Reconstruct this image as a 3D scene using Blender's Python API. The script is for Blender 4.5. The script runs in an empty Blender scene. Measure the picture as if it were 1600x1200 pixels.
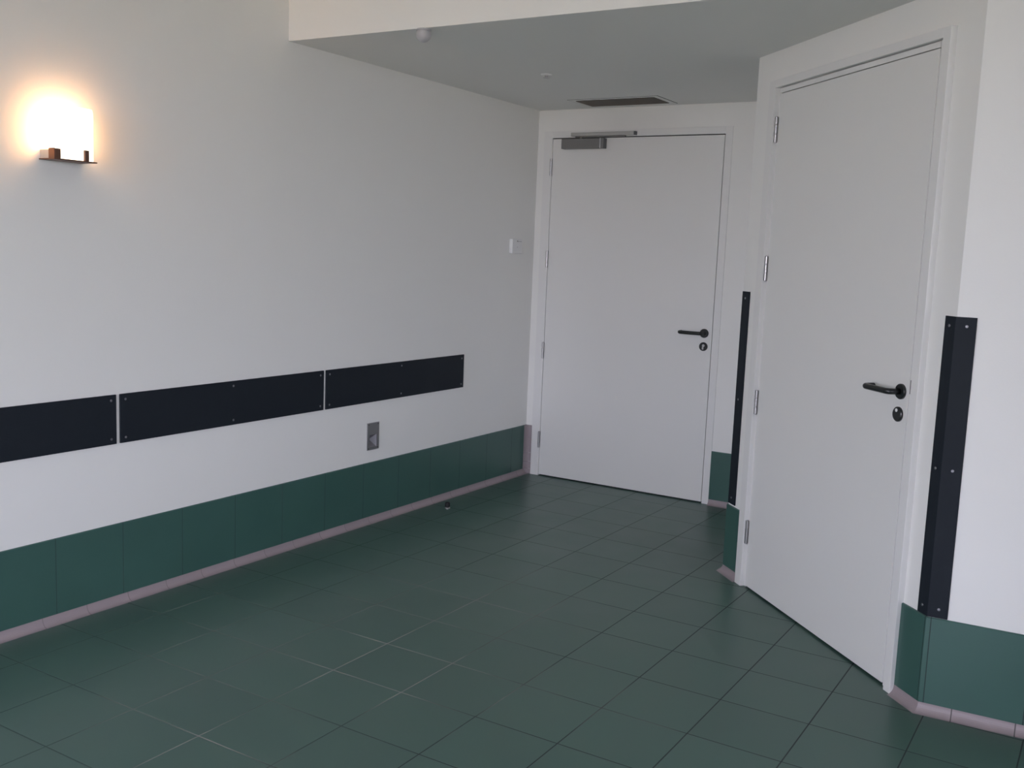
import bpy, bmesh, math, random
from mathutils import Vector, Matrix

# ---------------------------------------------------------------- scale / room numbers
K = 0.963                      # survey units -> metres
D, H, YS, HD = 0.8342, 2.5037, -1.5532, 0.3472
AX, AY, ANG = 1.9264, -0.4251, -0.7784
BANG, BD = 0.0576, 1.5883
TOP = 3.25                     # main ceiling
YF = -8.4                      # window wall behind the camera
XR = 6.3                       # far right wall
CR = 0.036                     # cove radius
DT = 0.008                     # wall tile thickness
SA = 0.018                     # where the angled wall starts

scn = bpy.context.scene
col = scn.collection
PI = math.pi

# ---------------------------------------------------------------- materials
def new_mat(name):
    m = bpy.data.materials.new(name); m.use_nodes = True
    nt = m.node_tree
    return m, nt, nt.nodes['Principled BSDF']

def N(nt, kind, **kw):
    n = nt.nodes.new(kind)
    for k, v in kw.items():
        setattr(n, k, v)
    return n

def math_node(nt, op, a, b=None):
    n = N(nt, 'ShaderNodeMath', operation=op)
    for i, v in enumerate((a, b)):
        if v is None: continue
        if isinstance(v, (int, float)): n.inputs[i].default_value = v
        else: nt.links.new(v, n.inputs[i])
    return n.outputs[0]

def simple(name, rgb, rough=0.5, metal=0.0, bump=0.0, bscale=60, var=0.0, vscale=8, spec=0.5):
    m, nt, b = new_mat(name)
    b.inputs['Base Color'].default_value = (*rgb, 1)
    b.inputs['Roughness'].default_value = rough
    b.inputs['Metallic'].default_value = metal
    b.inputs['Specular IOR Level'].default_value = spec
    tc = N(nt, 'ShaderNodeTexCoord')
    if var > 0:
        nz = N(nt, 'ShaderNodeTexNoise'); nz.inputs['Scale'].default_value = vscale
        nz.inputs['Detail'].default_value = 4
        nt.links.new(tc.outputs['Object'], nz.inputs['Vector'])
        mx = N(nt, 'ShaderNodeMix', data_type='RGBA')
        mx.inputs[6].default_value = (*[c * (1 - var) for c in rgb], 1)
        mx.inputs[7].default_value = (*[min(1, c * (1 + var)) for c in rgb], 1)
        nt.links.new(nz.outputs['Fac'], mx.inputs[0])
        nt.links.new(mx.outputs[2], b.inputs['Base Color'])
    if bump > 0:
        nz2 = N(nt, 'ShaderNodeTexNoise'); nz2.inputs['Scale'].default_value = bscale
        nz2.inputs['Detail'].default_value = 3
        nt.links.new(tc.outputs['Object'], nz2.inputs['Vector'])
        bp = N(nt, 'ShaderNodeBump'); bp.inputs['Strength'].default_value = bump
        bp.inputs['Distance'].default_value = 0.002
        nt.links.new(nz2.outputs['Fac'], bp.inputs['Height'])
        nt.links.new(bp.outputs['Normal'], b.inputs['Normal'])
    return m

def tile_mat(name, rgb, mod, x0, y0, use_y, width, dark, light, bias, rough, tvar):
    """green ceramic tile with grout joints; the joints are dusty in places"""
    m, nt, b = new_mat(name)
    L = nt.links.new
    tc = N(nt, 'ShaderNodeTexCoord')
    sep = N(nt, 'ShaderNodeSeparateXYZ'); L(tc.outputs['Object'], sep.inputs[0])
    def joint(sock, o):
        t = math_node(nt, 'DIVIDE', math_node(nt, 'SUBTRACT', sock, o), mod)
        fr = math_node(nt, 'FRACT', t)
        dist = math_node(nt, 'MINIMUM', fr, math_node(nt, 'SUBTRACT', 1.0, fr))
        mr = N(nt, 'ShaderNodeMapRange'); mr.interpolation_type = 'SMOOTHSTEP'
        mr.inputs['From Min'].default_value = 0.35 * width / mod
        mr.inputs['From Max'].default_value = 0.65 * width / mod
        mr.inputs['To Min'].default_value = 1; mr.inputs['To Max'].default_value = 0
        L(dist, mr.inputs['Value'])
        return mr.outputs[0], math_node(nt, 'FLOOR', t)
    jx, cx = joint(sep.outputs[0], x0)
    if use_y:
        jy, cy = joint(sep.outputs[1], y0)
        mask = math_node(nt, 'MAXIMUM', jx, jy)
    else:
        mask = jx; cy = 0.0
    comb = N(nt, 'ShaderNodeCombineXYZ'); L(cx, comb.inputs[0])
    if use_y: L(cy, comb.inputs[1])
    wn = N(nt, 'ShaderNodeTexWhiteNoise', noise_dimensions='3D'); L(comb.outputs[0], wn.inputs['Vector'])
    nz = N(nt, 'ShaderNodeTexNoise'); nz.inputs['Scale'].default_value = 4; nz.inputs['Detail'].default_value = 5
    L(tc.outputs['Object'], nz.inputs['Vector'])
    v = math_node(nt, 'ADD', math_node(nt, 'MULTIPLY', wn.outputs['Value'], tvar),
                  math_node(nt, 'MULTIPLY', nz.outputs['Fac'], 0.22))
    v = math_node(nt, 'ADD', v, 0.89 - tvar * 0.5)
    hsv = N(nt, 'ShaderNodeHueSaturation'); hsv.inputs['Color'].default_value = (*rgb, 1)
    L(v, hsv.inputs['Value'])
    # grout: clean (dark) or dusty (pale)
    nz2 = N(nt, 'ShaderNodeTexNoise'); nz2.inputs['Scale'].default_value = 1.7; nz2.inputs['Detail'].default_value = 4
    L(tc.outputs['Object'], nz2.inputs['Vector'])
    g = math_node(nt, 'ADD', nz2.outputs['Fac'], bias if not use_y else
                  math_node(nt, 'SUBTRACT', 0.30, math_node(nt, 'ADD',
                      math_node(nt, 'MULTIPLY', math_node(nt, 'ABSOLUTE', math_node(nt, 'SUBTRACT', sep.outputs[0], 1.15)), 0.38),
                      math_node(nt, 'MULTIPLY', math_node(nt, 'ABSOLUTE', math_node(nt, 'ADD', sep.outputs[1], 2.25)), 0.22))))
    mr = N(nt, 'ShaderNodeMapRange'); mr.inputs['From Min'].default_value = 0.45; mr.inputs['From Max'].default_value = 0.75
    L(g, mr.inputs['Value'])
    gm = N(nt, 'ShaderNodeMix', data_type='RGBA')
    gm.inputs[6].default_value = (*dark, 1); gm.inputs[7].default_value = (*light, 1)
    L(mr.outputs[0], gm.inputs[0])
    if use_y:                                   # joints nearly the tile colour on the left, dirtier towards the doors
        m3 = N(nt, 'ShaderNodeMapRange'); m3.inputs['From Min'].default_value = 1.2; m3.inputs['From Max'].default_value = 2.1
        L(math_node(nt, 'ADD', sep.outputs[0], math_node(nt, 'MULTIPLY', nz2.outputs['Fac'], 0.3)), m3.inputs['Value'])
        dk = N(nt, 'ShaderNodeMix', data_type='RGBA')
        dk.inputs[6].default_value = (0.045, 0.080, 0.070, 1); dk.inputs[7].default_value = (*dark, 1)
        L(m3.outputs[0], dk.inputs[0]); L(dk.outputs[2], gm.inputs[6])
    fin = N(nt, 'ShaderNodeMix', data_type='RGBA')
    L(mask, fin.inputs[0]); L(hsv.outputs[0], fin.inputs[6]); L(gm.outputs[2], fin.inputs[7])
    L(fin.outputs[2], b.inputs['Base Color'])
    rr = math_node(nt, 'ADD', math_node(nt, 'MULTIPLY', mask, 0.4),
                   math_node(nt, 'ADD', math_node(nt, 'MULTIPLY', nz.outputs['Fac'], 0.16), rough - 0.08))
    L(rr, b.inputs['Roughness'])
    bp = N(nt, 'ShaderNodeBump'); bp.inputs['Strength'].default_value = 0.35; bp.inputs['Distance'].default_value = 0.002
    L(math_node(nt, 'SUBTRACT', 1.0, mask), bp.inputs['Height'])
    L(bp.outputs['Normal'], b.inputs['Normal'])
    return m

TM = 0.3030
M = {}
M['wall'] = simple('white_wall_paint', (0.835, 0.83, 0.805), 0.62, bump=0.12, bscale=180, var=0.012, vscale=3)
M['ceil'] = simple('white_ceiling_paint', (0.80, 0.80, 0.78), 0.8, bump=0.1, bscale=150)
M['door'] = simple('off_white_door_laminate', (0.785, 0.78, 0.76), 0.42, bump=0.06, bscale=220, var=0.01, vscale=2)
M['frame'] = simple('white_frame_lacquer', (0.79, 0.785, 0.77), 0.45)
M['floor'] = tile_mat('green_floor_tile', (0.060, 0.121, 0.101), TM, 0.2380, -1.8153, True, 0.0042,
                      (0.028, 0.040, 0.039), (0.27, 0.262, 0.25), 0, 0.36, 0.08)
M['dado'] = tile_mat('green_wall_tile', (0.045, 0.112, 0.094), TM, -1.8153, 0, False, 0.003,
                     (0.028, 0.058, 0.052), (0.10, 0.12, 0.115), -0.12, 0.34, 0.03)
M['dado_r'] = tile_mat('green_wall_tile_short', (0.045, 0.112, 0.094), TM, 0.012, 0, False, 0.003,
                       (0.022, 0.04, 0.038), (0.09, 0.11, 0.11), -0.12, 0.34, 0.03)
M['cove'] = tile_mat('pinkish_grey_cove_tile', (0.31, 0.26, 0.274), 0.1925, 0.102, 0, False, 0.0035,
                     (0.23, 0.195, 0.205), (0.29, 0.25, 0.26), -0.1, 0.45, 0.05)
M['cove_r'] = tile_mat('pinkish_grey_cove_tile_jointed', (0.31, 0.26, 0.274), 0.1925, 0.102, 0, False, 0.0035,
                       (0.11, 0.10, 0.105), (0.16, 0.145, 0.15), -0.1, 0.45, 0.05)
M['cove_p'] = simple('pinkish_grey_cove_piece', (0.31, 0.26, 0.274), 0.45, var=0.05)
M['guard'] = simple('dark_navy_plastic', (0.013, 0.0175, 0.024), 0.6, spec=0.2, bump=0.15, bscale=400, var=0.08, vscale=30)
M['screw'] = simple('zinc_screw', (0.26, 0.26, 0.28), 0.45, 1.0)
M['steel'] = simple('brushed_steel', (0.42, 0.41, 0.43), 0.38, 1.0, bump=0.05, bscale=300)
M['recess'] = simple('satin_grey_recess', (0.24, 0.235, 0.25), 0.5, 0.4)
M['hinge'] = simple('satin_hinge_steel', (0.46, 0.45, 0.45), 0.3, 1.0)
M['alu'] = simple('grey_closer_enamel', (0.20, 0.195, 0.19), 0.45, 0.35)
M['alu_light'] = simple('satin_aluminium', (0.48, 0.48, 0.47), 0.35, 0.8)
M['black'] = simple('black_nylon', (0.012, 0.014, 0.014), 0.28)
M['rubber'] = simple('black_rubber_and_gap_shade', (0.008, 0.009, 0.010), 0.7)  # door stop rubber, and the painted shade in the door gaps
M['white_plastic'] = simple('white_plastic', (0.80, 0.80, 0.80), 0.35)
M['sensor'] = simple('pale_sensor_plastic', (0.47, 0.46, 0.48), 0.4)
M['grey_mark'] = simple('grey_plastic', (0.12, 0.12, 0.12), 0.5)
M['vent'] = simple('taupe_grille_enamel', (0.30, 0.27, 0.245), 0.6)
M['vent_dark'] = simple('dark_duct_and_gap_shade', (0.03, 0.028, 0.026), 0.9)  # duct backing, and the painted shadow gap round the vent frame
M['bracket'] = simple('grey_lacquer', (0.42, 0.41, 0.39), 0.5)
M['bronze'] = simple('bronze_metal', (0.16, 0.085, 0.06), 0.45, 0.8)
M['ground'] = simple('warm_bounce_ground', (0.37, 0.31, 0.18), 0.9, var=0.15, vscale=1)  # unseen ground, tinted warm so its bounce light reaches the upper walls

def emit_mat(name, rgb, strength, base=None, trans=False):
    m, nt, b = new_mat(name)
    b.inputs['Base Color'].default_value = (*(base or rgb), 1)
    b.inputs['Roughness'].default_value = 0.4
    b.inputs['Emission Color'].default_value = (*rgb, 1)
    b.inputs['Emission Strength'].default_value = strength
    return m
M['bulb'] = emit_mat('glowing_bulb', (1.0, 0.52, 0.20), 100.0)
M['shade'] = emit_mat('lit_frosted_glass', (1.0, 0.86, 0.66), 2.0, base=(0.9, 0.88, 0.85))

def glass_mat():
    m = bpy.data.materials.new('window_glass'); m.use_nodes = True
    nt = m.node_tree; nt.nodes.clear()
    o = N(nt, 'ShaderNodeOutputMaterial'); t = N(nt, 'ShaderNodeBsdfTransparent')
    g = N(nt, 'ShaderNodeBsdfGlossy'); g.inputs['Roughness'].default_value = 0.02
    fr = N(nt, 'ShaderNodeFresnel'); fr.inputs['IOR'].default_value = 1.45
    mx = N(nt, 'ShaderNodeMixShader')
    nt.links.new(fr.outputs[0], mx.inputs[0]); nt.links.new(t.outputs[0], mx.inputs[1])
    nt.links.new(g.outputs[0], mx.inputs[2]); nt.links.new(mx.outputs[0], o.inputs[0])
    return m
M['glass'] = glass_mat()

# ---------------------------------------------------------------- frames on the walls
# local x runs along the wall, local y goes INTO the wall, local z is up
class Frame:
    def __init__(s, ox, oy, ang): s.o = Vector((ox, oy, 0)); s.a = ang
    def pt(s, u, z, n=0):
        c, si = math.cos(s.a), math.sin(s.a)
        return Vector((s.o.x + u * c + n * si, s.o.y + u * si - n * c, z))
LW = Frame(0, 0, PI / 2)
BW = Frame(0, D, 0)
AW = Frame(AX, AY, ANG)
bpt = AW.pt(BD, 0)
RW = Frame(bpt.x, bpt.y, BANG)
apt = AW.pt(SA, 0)
CW = Frame(apt.x, D, -PI / 2)                # hidden side of the closet
CLEN = D - apt.y
WW = Frame(0, 0, 0)                          # world

# ---------------------------------------------------------------- mesh builder
class MB:
    def __init__(s): s.v = []; s.f = []; s.sm = []
    def add(s, vs, fs, smooth=False):
        o = len(s.v); s.v += [Vector(p) for p in vs]
        for f in fs: s.f.append([i + o for i in f]); s.sm.append(smooth)
        return s
    def box(s, x0, x1, y0, y1, z0, z1):
        v = [(x, y, z) for z in (z0, z1) for y in (y0, y1) for x in (x0, x1)]
        return s.add(v, [(0, 2, 3, 1), (4, 5, 7, 6), (0, 1, 5, 4), (2, 6, 7, 3), (0, 4, 6, 2), (1, 3, 7, 5)])
    def prism(s, poly, z0, z1):
        n = len(poly)
        v = [(p[0], p[1], z0) for p in poly] + [(p[0], p[1], z1) for p in poly]
        f = [tuple(reversed(range(n))), tuple(range(n, 2 * n))]
        f += [(i, (i + 1) % n, n + (i + 1) % n, n + i) for i in range(n)]
        return s.add(v, f)
    def lathe(s, c, axis, prof, seg=28):
        """prof: list of (radius, offset along axis)"""
        ax = Vector(axis).normalized(); t = ax.orthogonal().normalized(); b = ax.cross(t); c = Vector(c)
        for (r0, h0), (r1, h1) in zip(prof, prof[1:]):
            if r0 < 1e-9 and r1 < 1e-9: continue
            va = [c + ax * h0 + (t * math.cos(2 * PI * i / seg) + b * math.sin(2 * PI * i / seg)) * r0 for i in range(seg)]
            vb = [c + ax * h1 + (t * math.cos(2 * PI * i / seg) + b * math.sin(2 * PI * i / seg)) * r1 for i in range(seg)]
            if r0 < 1e-9:
                s.add([va[0]] + vb, [(0, 1 + i, 1 + (i + 1) % seg) for i in range(seg)], True)
            elif r1 < 1e-9:
                s.add(va + [vb[0]], [(i, (i + 1) % seg, seg) for i in range(seg)], True)
            else:
                s.add(va + vb, [(i, (i + 1) % seg, seg + (i + 1) % seg, seg + i) for i in range(seg)], True)
        return s
    def cyl(s, c, axis, r, h, seg=24, ch=0.0):
        if ch > 0: return s.lathe(c, axis, [(0, 0), (r - ch, 0), (r, ch), (r, h - ch), (r - ch, h), (0, h)], seg)
        return s.lathe(c, axis, [(0, 0), (r, 0), (r, h), (0, h)], seg)
    def ball(s, c, r, seg=28, rings=14, sq=1.0):
        prof = [(r * math.sin(PI * i / rings), -r * sq * math.cos(PI * i / rings)) for i in range(rings + 1)]
        v = []; f = []; c = Vector(c)
        for rr, hh in prof:
            v += [c + Vector((rr * math.cos(2 * PI * i / seg), rr * math.sin(2 * PI * i / seg), hh)) for i in range(seg)]
        for k in range(rings):
            for i in range(seg):
                f.append((k * seg + i, k * seg + (i + 1) % seg, (k + 1) * seg + (i + 1) % seg, (k + 1) * seg + i))
        return s.add(v, f, True)
    def tube(s, path, r, seg=16):
        P = [Vector(p) for p in path]; v = []; f = []
        ref = Vector((0, 0, 1)); n = len(P)
        for k, p in enumerate(P):
            d = (P[min(k + 1, n - 1)] - P[max(k - 1, 0)]).normalized()
            t = ref.cross(d)
            t = t.normalized() if t.length > 1e-6 else d.orthogonal().normalized()
            b = d.cross(t)
            v += [p + (t * math.cos(2 * PI * i / seg) + b * math.sin(2 * PI * i / seg)) * r for i in range(seg)]
        for k in range(n - 1):
            for i in range(seg):
                f.append((k * seg + i, k * seg + (i + 1) % seg, (k + 1) * seg + (i + 1) % seg, (k + 1) * seg + i))
        f.append(tuple(range(seg))); f.append(tuple(range((n - 1) * seg, n * seg)))
        return s.add(v, f, True)
    def sweep(s, prof, s0, s1, smooth=True):
        """prof: list of (n, z); s0 / s1: functions of n giving the (mitred) end position"""
        n = len(prof); va = [(s0(a), -a, z) for a, z in prof]; vb = [(s1(a), -a, z) for a, z in prof]
        for i in range(n):
            j = (i + 1) % n
            s.add([va[i], va[j], vb[j], vb[i]], [(0, 1, 2, 3)], False)
        s.add(va, [tuple(range(n))]); s.add(vb, [tuple(range(n))])
        return s
    def build(s, name, mat, parent=None, off=None, bevel=0.0, weld=False):
        me = bpy.data.meshes.new(name)
        off = Vector(off) if off is not None else (parent['_off'] if False else Vector((0, 0, 0)))
        bm = bmesh.new()
        vv = [bm.verts.new((p - off) * K) for p in s.v]
        for f, sm in zip(s.f, s.sm):
            try:
                fc = bm.faces.new([vv[i] for i in f]); fc.smooth = sm
            except ValueError: pass
        if weld: bmesh.ops.remove_doubles(bm, verts=bm.verts, dist=1e-5)
        bmesh.ops.recalc_face_normals(bm, faces=bm.faces)
        bm.to_mesh(me); bm.free()
        me.materials.append(mat)
        o = bpy.data.objects.new(name, me); col.objects.link(o)
        if parent is not None: o.parent = parent
        if bevel > 0:
            md = o.modifiers.new('Bevel', 'BEVEL'); md.width = bevel * K; md.segments = 2
            md.limit_method = 'ANGLE'; md.angle_limit = math.radians(40)
        return o

OFF = {}
def thing(name, fr, u, z, label=None, cat=None, group=None, kind=None, n=0):
    o = bpy.data.objects.new(name, None); col.objects.link(o)
    o.empty_display_size = 0.05
    o.location = fr.pt(u, z, n) * K; o.rotation_euler = (0, 0, fr.a)
    OFF[o] = Vector((u, -n, z))
    if label: o['label'] = label
    if cat: o['category'] = cat
    if group: o['group'] = group
    if kind: o['kind'] = kind
    return o
def part(th, name, mb, mat, bevel=0.0, parent=None, label=None, weld=False):
    o = mb.build(name, mat, parent if parent is not None else th, OFF[th], bevel, weld)
    if label: o['label'] = label
    return o
def struct(name, mb, mat, fr=None, bevel=0.0, label=None, cat=None):
    o = mb.build(name, mat, None, None, bevel)
    if fr is not None:
        o.location = fr.o * K; o.rotation_euler = (0, 0, fr.a)
    o['kind'] = 'structure'
    if label: o['label'] = label
    if cat: o['category'] = cat
    return o

def wall_panels(mb, u0, u1, z0, z1, depth, holes, hole_depth):
    """solid wall (local y 0..depth) with rectangular niches of hole_depth"""
    us = sorted({u0, u1, *[h[0] for h in holes], *[h[1] for h in holes]})
    zs = sorted({z0, z1, *[h[2] for h in holes], *[h[3] for h in holes]})
    for i in range(len(us) - 1):
        for j in range(len(zs) - 1):
            cu, cz = (us[i] + us[i + 1]) / 2, (zs[j] + zs[j + 1]) / 2
            y = 0
            for h in holes:
                if h[0] < cu < h[1] and h[2] < cz < h[3]: y = hole_depth
            if y < depth: mb.box(us[i], us[i + 1], y, depth, zs[j], zs[j + 1])
    return mb

# ================================================================ ROOM SHELL
ti = 0.142
mA = (apt.x + ti, apt.y + ti)
mB = (bpt.x + 0.142, bpt.y + 0.142)
rend = RW.pt((XR - bpt.x) / math.cos(BANG), 0)

struct('floor', MB().box(-0.2, XR + 0.2, YF - 0.2, D + 0.3, -0.12, 0), M['floor'],
       label='dark green ceramic tiled floor of the room', cat='floor')
# left wall with the pocket of the recessed outlet plate
OUT = (-0.896, -0.826, 0.430, 0.506)
struct('wall_left', wall_panels(MB(), YF, D, 0, TOP, 0.2, [OUT], 0.05), M['wall'], LW,
       label='long white painted wall on the left carrying the lamp and dark guard panels', cat='wall')
D1 = (0.0506, 1.3752, 0, 2.3627)
struct('wall_back', wall_panels(MB(), 0, apt.x + ti, 0, H, 0.3, [D1], 0.09), M['wall'], BW,
       label='white end wall around the door with the closer', cat='wall')
D2 = (0.186, 1.450, 0, 2.367)
# angled closet wall, ends mitred
mb = MB()
def aw_prism(u0, u1, z0, z1, y0, y1):
    mb.prism([(u0[0], y0), (u1[0], y0), (u1[1], y1), (u0[1], y1)], z0, z1)
ca, sa = math.cos(ANG), math.sin(ANG)
def to_aw(p):
    dx, dy = p[0] - AX, p[1] - AY
    return (dx * ca + dy * sa, -dx * sa + dy * ca)
la, lb = to_aw(mA), to_aw(mB)
dep = min(la[1], lb[1])
aw_prism((SA, la[0]), (D2[0], D2[0]), 0, H, 0, dep)
aw_prism((D2[1], D2[1]), (BD, lb[0]), 0, H, 0, dep)
aw_prism((D2[0], D2[0]), (D2[1], D2[1]), D2[3], H, 0, dep)
aw_prism((D2[0], D2[0]), (D2[1], D2[1]), 0, D2[3], 0.1, dep)
struct('wall_angled', mb, M['wall'], AW, label='white wall set at an angle around the large nearer door', cat='wall')
struct('wall_alcove', MB().prism([(apt.x, apt.y), mA, (apt.x + ti, D), (apt.x, D)], 0, H), M['wall'],
       label='white side wall of the door recess, hidden behind the angled wall', cat='wall')
struct('wall_right', MB().prism([(bpt.x, bpt.y), (rend.x, rend.y), (rend.x, rend.y + 0.3), mB], 0, TOP), M['wall'],
       label='bright white wall at the right edge beyond the corner guard', cat='wall')
SY0, SY1, SZ0, SZ1 = -5.5, -3.7, 0.45, 2.7          # windows of the side wall
ysd = rend.y + 0.3
mb = MB().box(XR, XR + 0.2, YF, SY0, 0, TOP).box(XR, XR + 0.2, SY1, ysd, 0, TOP)
mb.box(XR, XR + 0.2, SY0, SY1, 0, SZ0).box(XR, XR + 0.2, SY0, SY1, SZ1, TOP)
struct('wall_side', mb, M['wall'], label='white window wall on the right, out of the picture', cat='wall')
struct('wall_bulkhead', MB().prism([(0, YS), (bpt.x, bpt.y), (bpt.x, bpt.y + 0.012), (0, YS + 0.012)], H, TOP), M['wall'],
       label='white bulkhead face above the lowered ceiling', cat='wall')
struct('ceiling', MB().prism([(0, YS + 0.012), (bpt.x, bpt.y + 0.012), mB, (mB[0], D + 0.3), (0, D + 0.3)], H, H + 0.1), M['ceil'],
       label='lowered grey shaded ceiling in front of the doors', cat='ceiling')
struct('ceiling', MB().box(-0.2, XR + 0.2, YF - 0.2, YS + 0.6, TOP, TOP + 0.1), M['ceil'],
       label='main white ceiling above the bulkhead', cat='ceiling')
# window wall behind the camera
WX0, WX1, WZ0, WZ1 = 0.4, 3.7, 0.35, 2.75
mb = MB()
mb.box(-0.2, WX0, YF - 0.2, YF, 0, TOP).box(WX1, XR + 0.2, YF - 0.2, YF, 0, TOP)
mb.box(WX0, WX1, YF - 0.2, YF, 0, WZ0).box(WX0, WX1, YF - 0.2, YF, WZ1, TOP)
struct('wall_front', mb, M['wall'], label='white window wall behind the viewer', cat='wall')
f = 0.05
def window(num, x0, x1, y0, y1, z0, z1, along_x):
    w = thing('window_%d' % num, WW, 0, 0, 'daylight window outside the picture', 'window', kind='structure')
    o = Vector(((x0 + x1) / 2, (y0 + y1) / 2, z0)); w.location = o * K; OFF[w] = o
    m_ = MB(); gl = MB()
    if along_x:
        m_.box(x0, x0 + f, y0, y1, z0, z1).box(x1 - f, x1, y0, y1, z0, z1)
        m_.box(x0 + f, x1 - f, y0, y1, z0, z0 + f).box(x0 + f, x1 - f, y0, y1, z1 - f, z1)
        gl.box(x0 + f, x1 - f, o.y - 0.003, o.y + 0.003, z0 + f, z1 - f)
    else:
        m_.box(x0, x1, y0, y0 + f, z0, z1).box(x0, x1, y1 - f, y1, z0, z1)
        m_.box(x0, x1, y0 + f, y1 - f, z0, z0 + f).box(x0, x1, y0 + f, y1 - f, z1 - f, z1)
        gl.box(o.x - 0.003, o.x + 0.003, y0 + f, y1 - f, z0 + f, z1 - f)
    part(w, 'window_frame', m_, M['frame']); part(w, 'pane', gl, M['glass'])
for k in range(2):
    window(k + 1, WX0 + (WX1 - WX0) * k / 2, WX0 + (WX1 - WX0) * (k + 1) / 2, YF - 0.14, YF - 0.06, WZ0, WZ1, True)
window(3, XR + 0.06, XR + 0.14, SY0, SY1, SZ0, SZ1, False)
struct('ground', MB().box(-40, 60, -60, 40, -0.5, -0.4), M['ground'],
       label='unseen ground outside the windows, tinted warm to bounce light indoors', cat='ground')

# ---------------------------------------------------------------- tiled dado and cove skirting
EB = math.tan((BANG - ANG) / 2)            # mitre factors
EA = math.tan((ANG + PI / 2) / 2)
def dado(name, fr, s0, s1, mat, label):
    pr = [(0.0, CR), (DT, CR), (DT, HD - 0.003), (DT - 0.003, HD), (0.0, HD)]
    struct(name, MB().sweep(pr, s0, s1), mat, fr, label=label, cat='tiled skirting')
def cove(name, fr, s0, s1, label, mat='cove_p'):
    pr = [(0.0, 0.0), (0.0, CR)]
    for i in range(9):
        t = i / 8 * PI / 2
        pr.append((CR - (CR - DT) * math.cos(t), CR - CR * math.sin(t)))
    struct(name, MB().sweep(pr, s0, s1), M[mat], fr, label=label, cat='cove tile')
c_ = lambda v: (lambda n: v)
dado('baseboard_left', LW, c_(YF), c_(D), M['dado'], 'long band of dark green wall tiles at the foot of the left wall')
cove('trim_1', LW, c_(YF), c_(D - 0.004), 'pinkish grey cove strip along the foot of the left wall', 'cove')
dado('baseboard_back', BW, c_(D1[1]), lambda n: apt.x - n, M['dado_r'], 'short piece of green wall tile right of the far door')
cove('trim_2', BW, c_(D1[1]), lambda n: apt.x - n, 'short pinkish grey cove right of the far door')
dado('baseboard_alcove', CW, lambda n: n, lambda n: CLEN + n * EA, M['dado_r'], 'green wall tile on the hidden side of the recess')
cove('trim_3', CW, lambda n: n, lambda n: CLEN + n * EA, 'cove on the hidden side of the recess')
dado('baseboard_angled', AW, lambda n: SA - n * EA, c_(D2[0]), M['dado_r'], 'narrow green wall tile left of the large nearer door')
cove('trim_4', AW, lambda n: SA - n * EA, c_(D2[0]), 'short cove piece left of the large nearer door')
dado('baseboard_angled', AW, c_(D2[1]), lambda n: BD + n * EB, M['dado_r'], 'narrow green wall tile between the large nearer door and the right corner')
cove('trim_5', AW, c_(D2[1]), lambda n: BD + n * EB, 'short cove piece right of the large nearer door')
dado('baseboard_right', RW, lambda n: -n * EB, c_((XR - bpt.x) / math.cos(BANG)), M['dado_r'], 'green wall tiles at the foot of the right wall')
cove('trim_6', RW, lambda n: -n * EB, c_((XR - bpt.x) / math.cos(BANG)), 'pinkish grey cove strip along the foot of the right wall', 'cove_r')
# vertical cove in the left corner
mb = MB()
r = 0.040
poly = [(DT, D - r)] + [(DT + r * (1 - math.cos(i / 8 * PI / 2)), D - r * (1 - math.sin(i / 8 * PI / 2)) - 0.002) for i in range(1, 9)] + [(DT, D - 0.002)]
zc = 0.0
for z1 in (CR, CR + 0.052, 0.150, HD):
    mb.prism(poly, zc + 0.0015, z1); zc = z1
struct('trim_7', mb, M['cove_p'], label='upright pinkish grey cove tile in the far left corner beside the door', cat='cove tile')

# ================================================================ DOORS
def arc(c, a0, a1, r, n, z):
    return [(c[0] + r * math.cos(a0 + (a1 - a0) * i / n), c[1] + r * math.sin(a0 + (a1 - a0) * i / n), z) for i in range(n + 1)]

def hinge(th, u, zc, n, h=0.112):
    k = MB(); r = 0.0085
    for a, b in ((-0.5, -0.19), (-0.175, 0.175), (0.19, 0.5)):
        k.cyl((u, -n, zc + a * h), (0, 0, 1), r, (b - a) * h, 16, 0.0012)
    k.cyl((u, -n, zc - 0.52 * h), (0, 0, 1), r * 0.6, 1.04 * h, 12)
    part(th, 'hinge', k, M['hinge'], label='small satin steel barrel hinge')

def lever(th, u, z, nl, tip, seg=0):
    """u,z of the rose, nl = door face, tip = u of the lever end; the end returns to the door"""
    rose = MB().lathe((u, -nl, z), (0, -1, 0), [(0.0285, 0), (0.0285, 0.007), (0.026, 0.0105), (0.011, 0.0105), (0.011, 0.02), (0, 0.02)], 36)
    hd = MB()
    b = 0.018; o = nl + 0.055
    path = [(u, -nl - 0.006, z), (u, -(o - b), z)]
    path += [(u - b + b * math.cos(t), -(o - b) - b * math.sin(t), z) for t in [PI / 2 * i / 8 for i in range(1, 9)]]
    path += [(u - b + (tip + b - (u - b)) * i / 6, -o, z) for i in range(1, 7)]
    path += [(tip + b - b * math.sin(t), -o + b * (1 - math.cos(t)), z) for t in [PI / 2 * i / 8 for i in range(1, 9)]]
    path += [(tip, -(nl + 0.014), z), (tip + 0.0, -(nl + 0.012), z)]
    hd.tube(path, 0.0112, 20)
    rz = part(th, 'handle', hd, M['black'], label='black lever handle bent back towards the door')
    part(th, 'rose', rose, M['black'], parent=rz)
    return rz

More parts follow.
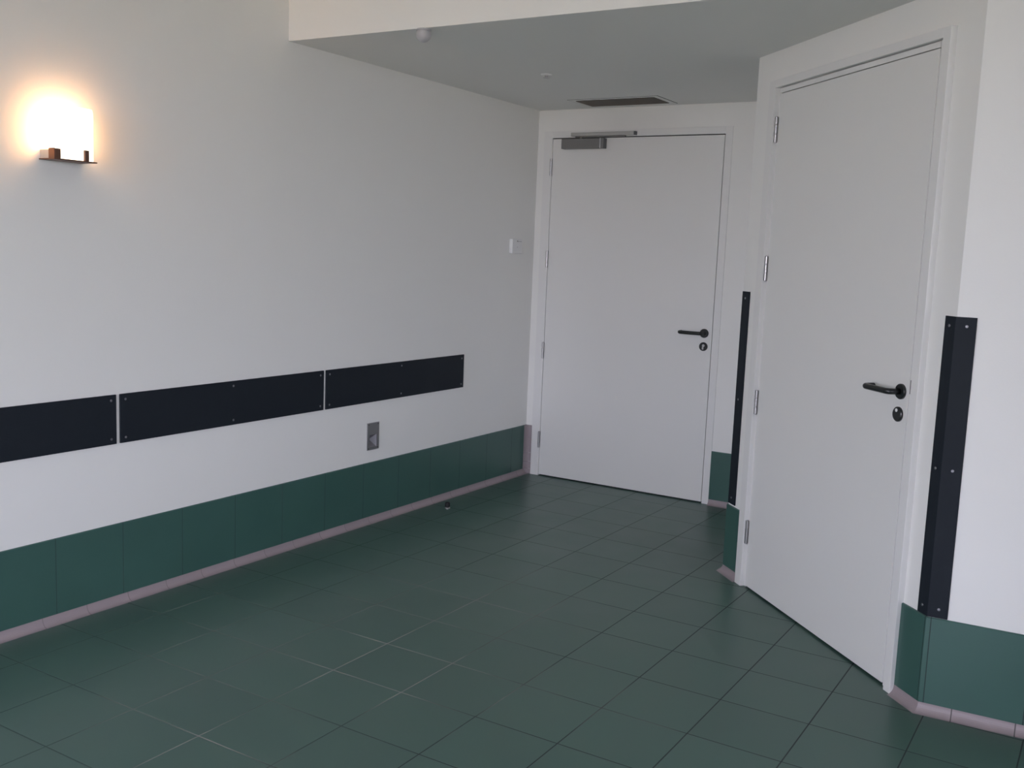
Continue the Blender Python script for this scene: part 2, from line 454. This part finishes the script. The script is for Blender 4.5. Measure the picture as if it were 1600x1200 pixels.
# ---- far door with closer
d1 = thing('door_1', BW, 0.72, 0, 'white flush door in the far wall with a grey closer at its top', 'door', kind='structure')
L0, L1, LT = 0.1165, 1.3235, 2.313
fm = MB()
fm.box(D1[0], L0 - 0.0010, -0.006, 0.088, 0, D1[3]).box(L1 + 0.0055, D1[1], -0.006, 0.088, 0, D1[3])
fm.box(L0 - 0.0010, L1 + 0.0055, -0.006, 0.088, LT + 0.006, D1[3])
part(d1, 'door_frame', fm, M['frame'], 0.0012)
leaf = part(d1, 'door_leaf', MB().box(L0, L1, 0.0, 0.045, 0.008, LT), M['door'], 0.0012)
sl = MB().box(L0 - 0.0010, L1 + 0.005, 0.05, 0.06, 0, LT + 0.006)  # black strips paint the shade in the gaps round and under the leaf
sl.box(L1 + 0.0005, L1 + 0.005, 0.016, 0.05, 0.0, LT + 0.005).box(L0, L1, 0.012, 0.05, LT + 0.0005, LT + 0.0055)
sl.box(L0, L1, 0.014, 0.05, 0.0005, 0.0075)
part(d1, 'gap_shade', sl, M['rubber'], label='black strips painted as the thin line of shade around the door leaf')
for z in (2.126, 1.510, 0.883, 0.256): hinge(d1, 0.1125, z, 0.008)
lever(d1, 1.2735, 1.089, 0.0, 1.122)
lk = MB().lathe((1.2735, 0, 1.005), (0, -1, 0), [(0.0275, 0), (0.0275, 0.006), (0.0245, 0.009), (0, 0.009)], 36)
lk = part(d1, 'lock_rose', lk, M['black'])
kc = MB().cyl((1.2755, -0.008, 1.0115), (0, -1, 0), 0.0085, 0.004, 20, 0.0008).box(1.2735 - 0.0062, 1.2735 + 0.0038, -0.0115, -0.008, 0.987, 1.004)
part(d1, 'lock_cylinder', kc, M['hinge'], parent=lk, label='bright steel key cylinder')
cl = MB().box(0.2065, 0.492, -0.048, 0, 2.2425, 2.3075)
cl = part(d1, 'door_closer', cl, M['alu'], 0.003, label='grey box shaped door closer body')
part(d1, 'end_cap', MB().box(0.492, 0.4965, -0.050, 0, 2.2425, 2.3075), M['white_plastic'], 0.001, parent=cl)  # white strip: painted highlight on the polished cap edge
part(d1, 'end_cap', MB().box(0.4965, 0.519, -0.046, 0, 2.2425, 2.3075), M['alu'], 0.002, parent=cl)
tr = MB().box(0.267, 0.718, -0.034, -0.006, 2.324, 2.3475)
tr = part(d1, 'slide_track', tr, M['alu_light'], 0.002, label='long slim aluminium closer track on the frame')
part(d1, 'end_cap', MB().box(0.718, 0.724, -0.0345, -0.006, 2.3235, 2.348), M['alu_light'], 0.001, parent=tr)
part(d1, 'end_cap', MB().box(0.724, 0.7365, -0.034, -0.006, 2.324, 2.3475), M['grey_mark'], 0.002, parent=tr)
am = MB().box(0.30, 0.66, -0.030, -0.010, 2.3145, 2.3235).cyl((0.34, -0.02, 2.307), (0, 0, 1), 0.011, 0.010, 16)
part(d1, 'closer_arm', am, M['alu'], 0.001, parent=tr)

# ---- large nearer door in the angled wall
d2 = thing('door_2', AW, 0.81, 0, 'large nearer white flush door in the angled wall', 'door', kind='structure')
nf, nl = 0.025, 0.006
A0, A1 = 0.243, 1.410
fm = MB()
fm.box(D2[0], A0, -nf, 0.09, 0, D2[3]).box(A1, D2[1], -nf, 0.09, 0, D2[3])
fm.box(A0, A1, -nf, 0.09, 2.3325, D2[3])
fm.box(A0, 0.2555, -0.001, 0.09, 0, 2.3325).box(1.3765, A1, -0.004, 0.09, 0, 2.3325)
part(d2, 'door_frame', fm, M['frame'], 0.0015)
part(d2, 'frame_head', MB().box(0.2575, 1.375, -0.008, 0.08, 2.3085, 2.3295), M['frame'], 0.001)
part(d2, 'door_leaf', MB().box(0.2585, 1.374, -nl, 0.045, 0.009, 2.3055), M['door'], 0.0012)
sl = MB().box(0.2555, 1.3765, 0.05, 0.06, 0, 2.33)  # shade of the leaf and head gaps, painted as black strips
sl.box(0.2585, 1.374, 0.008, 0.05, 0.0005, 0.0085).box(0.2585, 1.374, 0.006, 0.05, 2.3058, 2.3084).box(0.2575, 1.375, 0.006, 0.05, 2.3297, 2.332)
part(d2, 'gap_shade', sl, M['rubber'], label='black strips painted as the thin line of shade around the door leaf')
for z in (2.148, 1.521, 0.896, 0.268): hinge(d2, 0.2495, z, 0.011)
lever(d2, 1.3335, 1.1045, nl, 1.178)
lk = MB().lathe((1.328, -nl, 1.0200), (0, -1, 0), [(0.0275, 0), (0.0275, 0.006), (0.0245, 0.009), (0, 0.009)], 36)
lk = part(d2, 'lock_rose', lk, M['black'])
part(d2, 'lock_cylinder', MB().cyl((1.326, -nl - 0.008, 1.0345), (0, -1, 0), 0.0065, 0.003, 20, 0.0008), M['white_plastic'], parent=lk,
     label='small pale round plug in the black lock rose')
part(d2, 'strike_plate', MB().box(1.3795, 1.3840, -0.0055, 0.02, 1.102, 1.152), M['grey_mark'], label='thin dark slot of the latch')

# ================================================================ THINGS ON THE WALLS
# ---- dark guard panels on the left wall
def screw(th, u, z, n, parent=None, r=0.0056):
    k = MB().lathe((u, -n, z), (0, -1, 0), [(r, -0.002), (r, 0.0004), (r * 0.75, 0.0018), (r * 0.3, 0.002), (0, 0.0012)], 14)
    part(th, 'screw', k, M['screw'], parent=parent, label='small zinc screw head')
def guard_panel(u0, u1, label):
    th = thing('wall_guard', LW, (u0 + u1) / 2, 0.6901, label, 'wall guard', 'dark guard panels along the left wall')
    part(th, 'panel', MB().box(u0, u1, -0.0085, 0, 0.6901, 0.8981), M['guard'], 0.0018)
    for u in (u0 + 0.026, (u0 + u1) / 2, u1 - 0.026):
        for z in (0.7130, 0.8750): screw(th, u, z, 0.0085)
guard_panel(-3.784, -2.5398, 'dark navy guard panel at the left edge of the photo, cut off by it')
guard_panel(-2.5216, -1.2769, 'middle one of the three dark navy guard panels on the left wall')
guard_panel(-1.2585, 0.0155, 'dark navy guard panel nearest the far door, above the steel outlet')

# ---- L shaped corner guards
def l_guard(th, fr, u_c, sgn, wa, wb, turn, z0, z1):
    """plan outline in the frame: leg a on the wall (towards -sgn), leg b folded by 'turn' round the outer corner"""
    t = 0.006; g = 0.0005
    k = math.tan(turn / 2)
    # outer corner sits at n=t, local y=-t
    def leg_b(d, n):
        # point at distance d along the other wall and n off it
        ux, uy = math.cos(turn) * sgn, math.sin(turn)          # direction along other wall (into -n side => +y)
        nx, ny = math.sin(turn) * sgn, -math.cos(turn)
        return (u_c + ux * d + nx * n, uy * d + ny * n)
    pts = [(u_c - sgn * wa, -g), (u_c - sgn * wa, -t), (u_c + sgn * t * k, -t)]
    pts += [leg_b(wb, t), leg_b(wb, g), (u_c + sgn * g * k, -g)]
    part(th, 'angle_profile', MB().prism(pts, z0, z1), M['guard'], 0.0012)
    return leg_b
th = thing('corner_guard', AW, BD, 0.349, 'wide dark corner guard with visible screws, right of the large door', 'corner guard', 'dark corner guards')
legb = l_guard(th, AW, BD, 1, 0.052, 0.0635, BANG - ANG, 0.349, 1.3955)
for z in (1.3635, 0.870, 0.380):
    screw(th, BD - 0.0275, z, 0.006)
# screws on the leg that faces the viewer
def screw_at(th, fr_dir_n, pos, z, r=0.0056):
    n = Vector((fr_dir_n[0], fr_dir_n[1], 0))
    k = MB().lathe((pos[0], pos[1], z), n, [(r, -0.002), (r, 0.0004), (r * 0.75, 0.0018), (r * 0.3, 0.002), (0, 0.0012)], 14)
    part(th, 'screw', k, M['screw'], label='small zinc screw head')
tn = BANG - ANG
for z in (1.3645, 0.871, 0.380):
    screw_at(th, (math.sin(tn), -math.cos(tn)), legb(0.0335, 0.006), z)
th = thing('corner_guard', AW, SA, 0.356, 'narrow dark corner guard seen edge on between the two doors', 'corner guard', 'dark corner guards')
legb = l_guard(th, AW, SA + 0.006, -1, 0.070, 0.062, ANG + PI / 2, 0.356, 1.4065)
for z in (1.374, 0.880, 0.388):
    screw(th, SA + 0.036, z, 0.006)

# ---- wall lamp
th = thing('wall_lamp', LW, -2.77, 1.824, 'lit frosted glass wall lamp high on the left wall', 'wall lamp')
pn = 0.075                                     # plate distance from the wall
u0, u1, z0, z1 = -2.862, -2.682, 1.829, 2.026
sh = MB(); nseg = 16
def bow(u):
    t = (u - (u0 + u1) / 2) / ((u1 - u0) / 2)
    return pn + 0.016 * (1 - t * t)
outl = []
rc = 0.012
zs_top = lambda u: z1 - (rc - math.sqrt(max(0, rc * rc - max(0, rc - min(u - u0, u1 - u)) ** 2)))
us = [u0, u0 + 0.003, u0 + 0.007, u0 + rc] + [u0 + rc + (u1 - u0 - 2 * rc) * i / 14 for i in range(1, 14)] + [u1 - rc, u1 - 0.007, u1 - 0.003, u1]
va = []; fa = []
for u in us:
    n = bow(u)
    va += [(u, -n, z0), (u, -n, zs_top(u)), (u, -n + 0.006, z0), (u, -n + 0.006, zs_top(u))]
for i in range(len(us) - 1):
    a, b = 4 * i, 4 * (i + 1)
    fa += [(a, b, b + 1, a + 1), (a + 2, a + 3, b + 3, b + 2), (a + 1, b + 1, b + 3, a + 3), (a, a + 2, b + 2, b)]
fa += [(0, 1, 3, 2), (4 * len(us) - 4, 4 * len(us) - 2, 4 * len(us) - 1, 4 * len(us) - 3)]
sh.add(va, fa)
part(th, 'lamp_shade', sh, M['shade'], label='glowing frosted glass plate')
br = MB().box(u0 + 0.004, u1 - 0.004, -0.055, 0, 1.8286, 1.862)
br = part(th, 'bracket', br, M['bracket'], 0.002, label='pale box bracket holding the bulb')
part(th, 'tray', MB().box(u0, u1, -(pn + 0.024), 0, 1.824, 1.8285), M['bronze'], 0.0008)
part(th, 'clip', MB().box(u0 + 0.000, u0 + 0.024, -(pn + 0.024), -(pn - 0.010), 1.8286, 1.864).box(u0 - 0.003, u0, -(pn + 0.024), -(pn - 0.012), 1.824, 1.8655), M['bronze'], 0.001)
part(th, 'clip', MB().box(-2.735, -2.7175, -(pn + 0.024), -(pn + 0.013), 1.8286, 1.8690), M['bronze'], 0.001)
part(th, 'bulb', MB().ball((-2.790, -0.036, 1.945), 0.017, 20, 10, 2.6).cyl((-2.790, -0.036, 1.862), (0, 0, 1), 0.010, 0.045, 14), M['bulb'], label='glowing bulb')

# ---- thermostat
th = thing('thermostat', LW, 0.576, 1.587, 'small white box thermostat on the left wall near the far corner', 'thermostat')
part(th, 'housing', MB().box(0.512, 0.640, -0.025, 0, 1.5385, 1.6345), M['white_plastic'], 0.004)
part(th, 'slider', MB().box(0.570, 0.577, -0.0275, -0.025, 1.6175, 1.6245).box(0.577, 0.628, -0.0255, -0.025, 1.6185, 1.6205), M['grey_mark'])
part(th, 'indicator', MB().cyl((0.576, -0.0248, 1.582), (0, -1, 0), 0.0022, 0.001, 10), M['grey_mark'])

# ---- recessed steel outlet plate
th = thing('outlet_plate', LW, -0.861, 0.4945, 'small upright steel outlet plate below the dark guard panel', 'outlet')
P0, P1, Z0, Z1 = -0.911, -0.8105, 0.4175, 0.5710
h = OUT; pm = MB()
e = 0.002
pm.box(P0, h[0] + e, -0.006, 0, Z0, Z1).box(h[1] - e, P1, -0.006, 0, Z0, Z1)
pm.box(h[0] + e, h[1] - e, -0.006, 0, Z0, h[2] + e).box(h[0] + e, h[1] - e, -0.006, 0, h[3] - e, Z1)
part(th, 'plate', pm, M['steel'])
a, b, c, d = h[0] + e, h[1] - e, h[2] + e, h[3] - e
cu, cz, dp = (a + b) / 2 , (c + d) / 2 + 0.004, 0.030
py = MB().add([(a, -0.002, c), (b, -0.002, c), (b, -0.002, d), (a, -0.002, d), (cu, dp, cz)],
              [(0, 1, 4), (1, 2, 4), (2, 3, 4), (3, 0, 4)])
part(th, 'recess', py, M['recess'], label='pyramid shaped steel recess')
for u in (P0 + 0.009, P1 - 0.009):
    for z in (Z0 + 0.009, Z1 - 0.009):
        part(th, 'screw', MB().cyl((u, -0.0055, z), (0, -1, 0), 0.0042, 0.0016, 12), M['grey_mark'], label='dark screw head')

# ================================================================ CEILING THINGS
th = thing('ceiling_sensor', WW, 0.7280, H, 'small round pale sensor under the front edge of the lowered ceiling', 'sensor')
SX, SY = 0.780, -1.525
th.location = Vector((SX, SY, H)) * K; OFF[th] = Vector((SX, SY, H))
part(th, 'dome', MB().ball((SX, SY, H - 0.022), 0.0335, 32, 18), M['sensor'])
part(th, 'base_ring', MB().cyl((SX, SY, H - 0.006), (0, 0, 1), 0.0335, 0.007, 28, 0.001), M['sensor'])

SX, SY = 0.7425, -0.374
th = thing('ceiling_sprinkler', WW, SX, H, 'tiny white sprinkler rosette on the lowered ceiling in front of the vent', 'sprinkler')
th.location = Vector((SX, SY, H)) * K; OFF[th] = Vector((SX, SY, H))
part(th, 'rosette', MB().lathe((SX, SY, H), (0, 0, -1), [(0.030, -0.001), (0.030, 0.002), (0.022, 0.006), (0.012, 0.007), (0.012, 0)], 28), M['white_plastic'])
part(th, 'body', MB().cyl((SX, SY, H - 0.016), (0, 0, 1), 0.008, 0.011, 16), M['hinge'])
part(th, 'deflector', MB().cyl((SX, SY, H - 0.019), (0, 0, 1), 0.018, 0.002, 20), M['hinge'])

VX0, VX1, VY0, VY1 = 0.420, 1.022, 0.465, 0.768
th = thing('air_vent', WW, (VX0 + VX1) / 2, H, 'rectangular slatted air vent in the lowered ceiling before the far door', 'air vent')
th.location = Vector(((VX0 + VX1) / 2, (VY0 + VY1) / 2, H)) * K; OFF[th] = Vector(((VX0 + VX1) / 2, (VY0 + VY1) / 2, H))
b = 0.034
m_ = MB().box(VX0, VX0 + b, VY0, VY1, H - 0.002, H).box(VX1 - b, VX1, VY0, VY1, H - 0.002, H)
m_.box(VX0 + b, VX1 - b, VY0, VY0 + b, H - 0.002, H).box(VX0 + b, VX1 - b, VY1 - b, VY1, H - 0.002, H)
part(th, 'frame', m_, M['ceil'])
g = 0.005  # dark ring: the shadow gap round the vent frame, put into colour
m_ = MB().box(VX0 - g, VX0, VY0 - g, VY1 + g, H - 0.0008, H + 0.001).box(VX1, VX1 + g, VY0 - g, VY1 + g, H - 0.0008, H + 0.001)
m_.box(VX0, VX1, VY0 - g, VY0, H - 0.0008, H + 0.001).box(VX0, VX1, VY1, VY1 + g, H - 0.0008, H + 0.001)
part(th, 'shadow_gap', m_, M['vent_dark'], label='thin dark ring painted as the shadow gap around the vent frame')
part(th, 'backing', MB().box(VX0 + b, VX1 - b, VY0 + b, VY1 - b, H - 0.001, H), M['vent_dark'])
m_ = MB(); ns = 14
for i in range(ns):
    y = VY0 + b + (VY1 - VY0 - 2 * b) * (i + 0.5) / ns
    m_.add([(x, y + dy, z) for x in (VX0 + b, VX1 - b) for dy, z in ((-0.006, H - 0.0055), (-0.004, H - 0.0065), (0.006, H - 0.002), (0.004, H - 0.001))],
           [(0, 1, 5, 4), (1, 2, 6, 5), (2, 3, 7, 6), (3, 0, 4, 7), (0, 3, 2, 1), (4, 5, 6, 7)])
part(th, 'slats', m_, M['vent'], label='taupe vent slats')

# ================================================================ FLOOR
DX, DY = 0.159, -0.332
th = thing('door_stop', WW, DX, 0, 'small black rubber door stop on the green floor by the left wall', 'door stop')
th.location = Vector((DX, DY, 0)) * K; OFF[th] = Vector((DX, DY, 0))
part(th, 'base', MB().lathe((DX, DY, 0), (0, 0, 1), [(0.0165, 0), (0.0165, 0.004), (0.012, 0.0075), (0, 0.0075)], 24), M['alu_light'], label='bright metal foot')
part(th, 'buffer', MB().lathe((DX, DY, 0.0075), (0, 0, 1), [(0.0125, 0), (0.0155, 0.006), (0.0155, 0.023), (0.012, 0.029), (0, 0.031)], 24), M['rubber'])

# ================================================================ LIGHT
w = bpy.data.worlds.new('World'); scn.world = w; w.use_nodes = True
nt = w.node_tree; bg = nt.nodes['Background']
tc = N(nt, 'ShaderNodeTexCoord'); sp = N(nt, 'ShaderNodeSeparateXYZ')
nt.links.new(tc.outputs['Generated'], sp.inputs[0])
rp = N(nt, 'ShaderNodeValToRGB')
rp.color_ramp.elements[0].position = 0.0; rp.color_ramp.elements[0].color = (0.80, 0.80, 0.96, 1)
rp.color_ramp.elements[1].position = 0.7; rp.color_ramp.elements[1].color = (0.78, 0.79, 1.0, 1)
nt.links.new(sp.outputs[2], rp.inputs[0]); nt.links.new(rp.outputs[0], bg.inputs['Color'])
bg.inputs['Strength'].default_value = 13.1

def portal(cx, cy, cz, wx, wz, rot):
    ld = bpy.data.lights.new('window_portal', 'AREA'); ld.shape = 'RECTANGLE'
    ld.size = wx * K; ld.size_y = wz * K; ld.cycles.is_portal = True
    lo = bpy.data.objects.new('window_portal', ld); col.objects.link(lo)
    lo.location = Vector((cx, cy, cz)) * K; lo.rotation_euler = (math.radians(90), 0, rot)
portal((WX0 + WX1) / 2, YF - 0.15, (WZ0 + WZ1) / 2, WX1 - WX0, WZ1 - WZ0, 0)
portal(XR + 0.15, (SY0 + SY1) / 2, (SZ0 + SZ1) / 2, SY1 - SY0, SZ1 - SZ0, math.radians(90))

# ================================================================ CAMERA
yaw, pitch, roll = 0.5477, -0.1308, 0.0406
cy, sy, cp, sp_ = math.cos(yaw), math.sin(yaw), math.cos(pitch), math.sin(pitch)
F_ = Vector((-sy * cp, cy * cp, sp_)); R0 = Vector((cy, sy, 0)); U0 = R0.cross(F_)
R_ = R0 * math.cos(roll) + U0 * math.sin(roll); U_ = -R0 * math.sin(roll) + U0 * math.cos(roll)
cam = bpy.data.cameras.new('camera'); co = bpy.data.objects.new('camera', cam); col.objects.link(co)
mw = Matrix.Identity(4)
for i in range(3):
    mw[i][0], mw[i][1], mw[i][2] = R_[i], U_[i], -F_[i]
    mw[i][3] = (3.55805, -5.21443, 1.55314)[i] * K
co.matrix_world = mw
cam.sensor_fit = 'HORIZONTAL'; cam.sensor_width = 36.0; cam.lens = 1575.3176 / 1600 * 36.0
cam.clip_start = 0.05; cam.clip_end = 200
scn.camera = co

scn.cycles.max_bounces = 16; scn.cycles.diffuse_bounces = 10
vs = scn.view_settings
scn.display_settings.display_device = 'sRGB'
vs.view_transform = 'Standard'; vs.look = 'None'; vs.gamma = 1.0; vs.use_curve_mapping = False
vs.exposure = 0.0
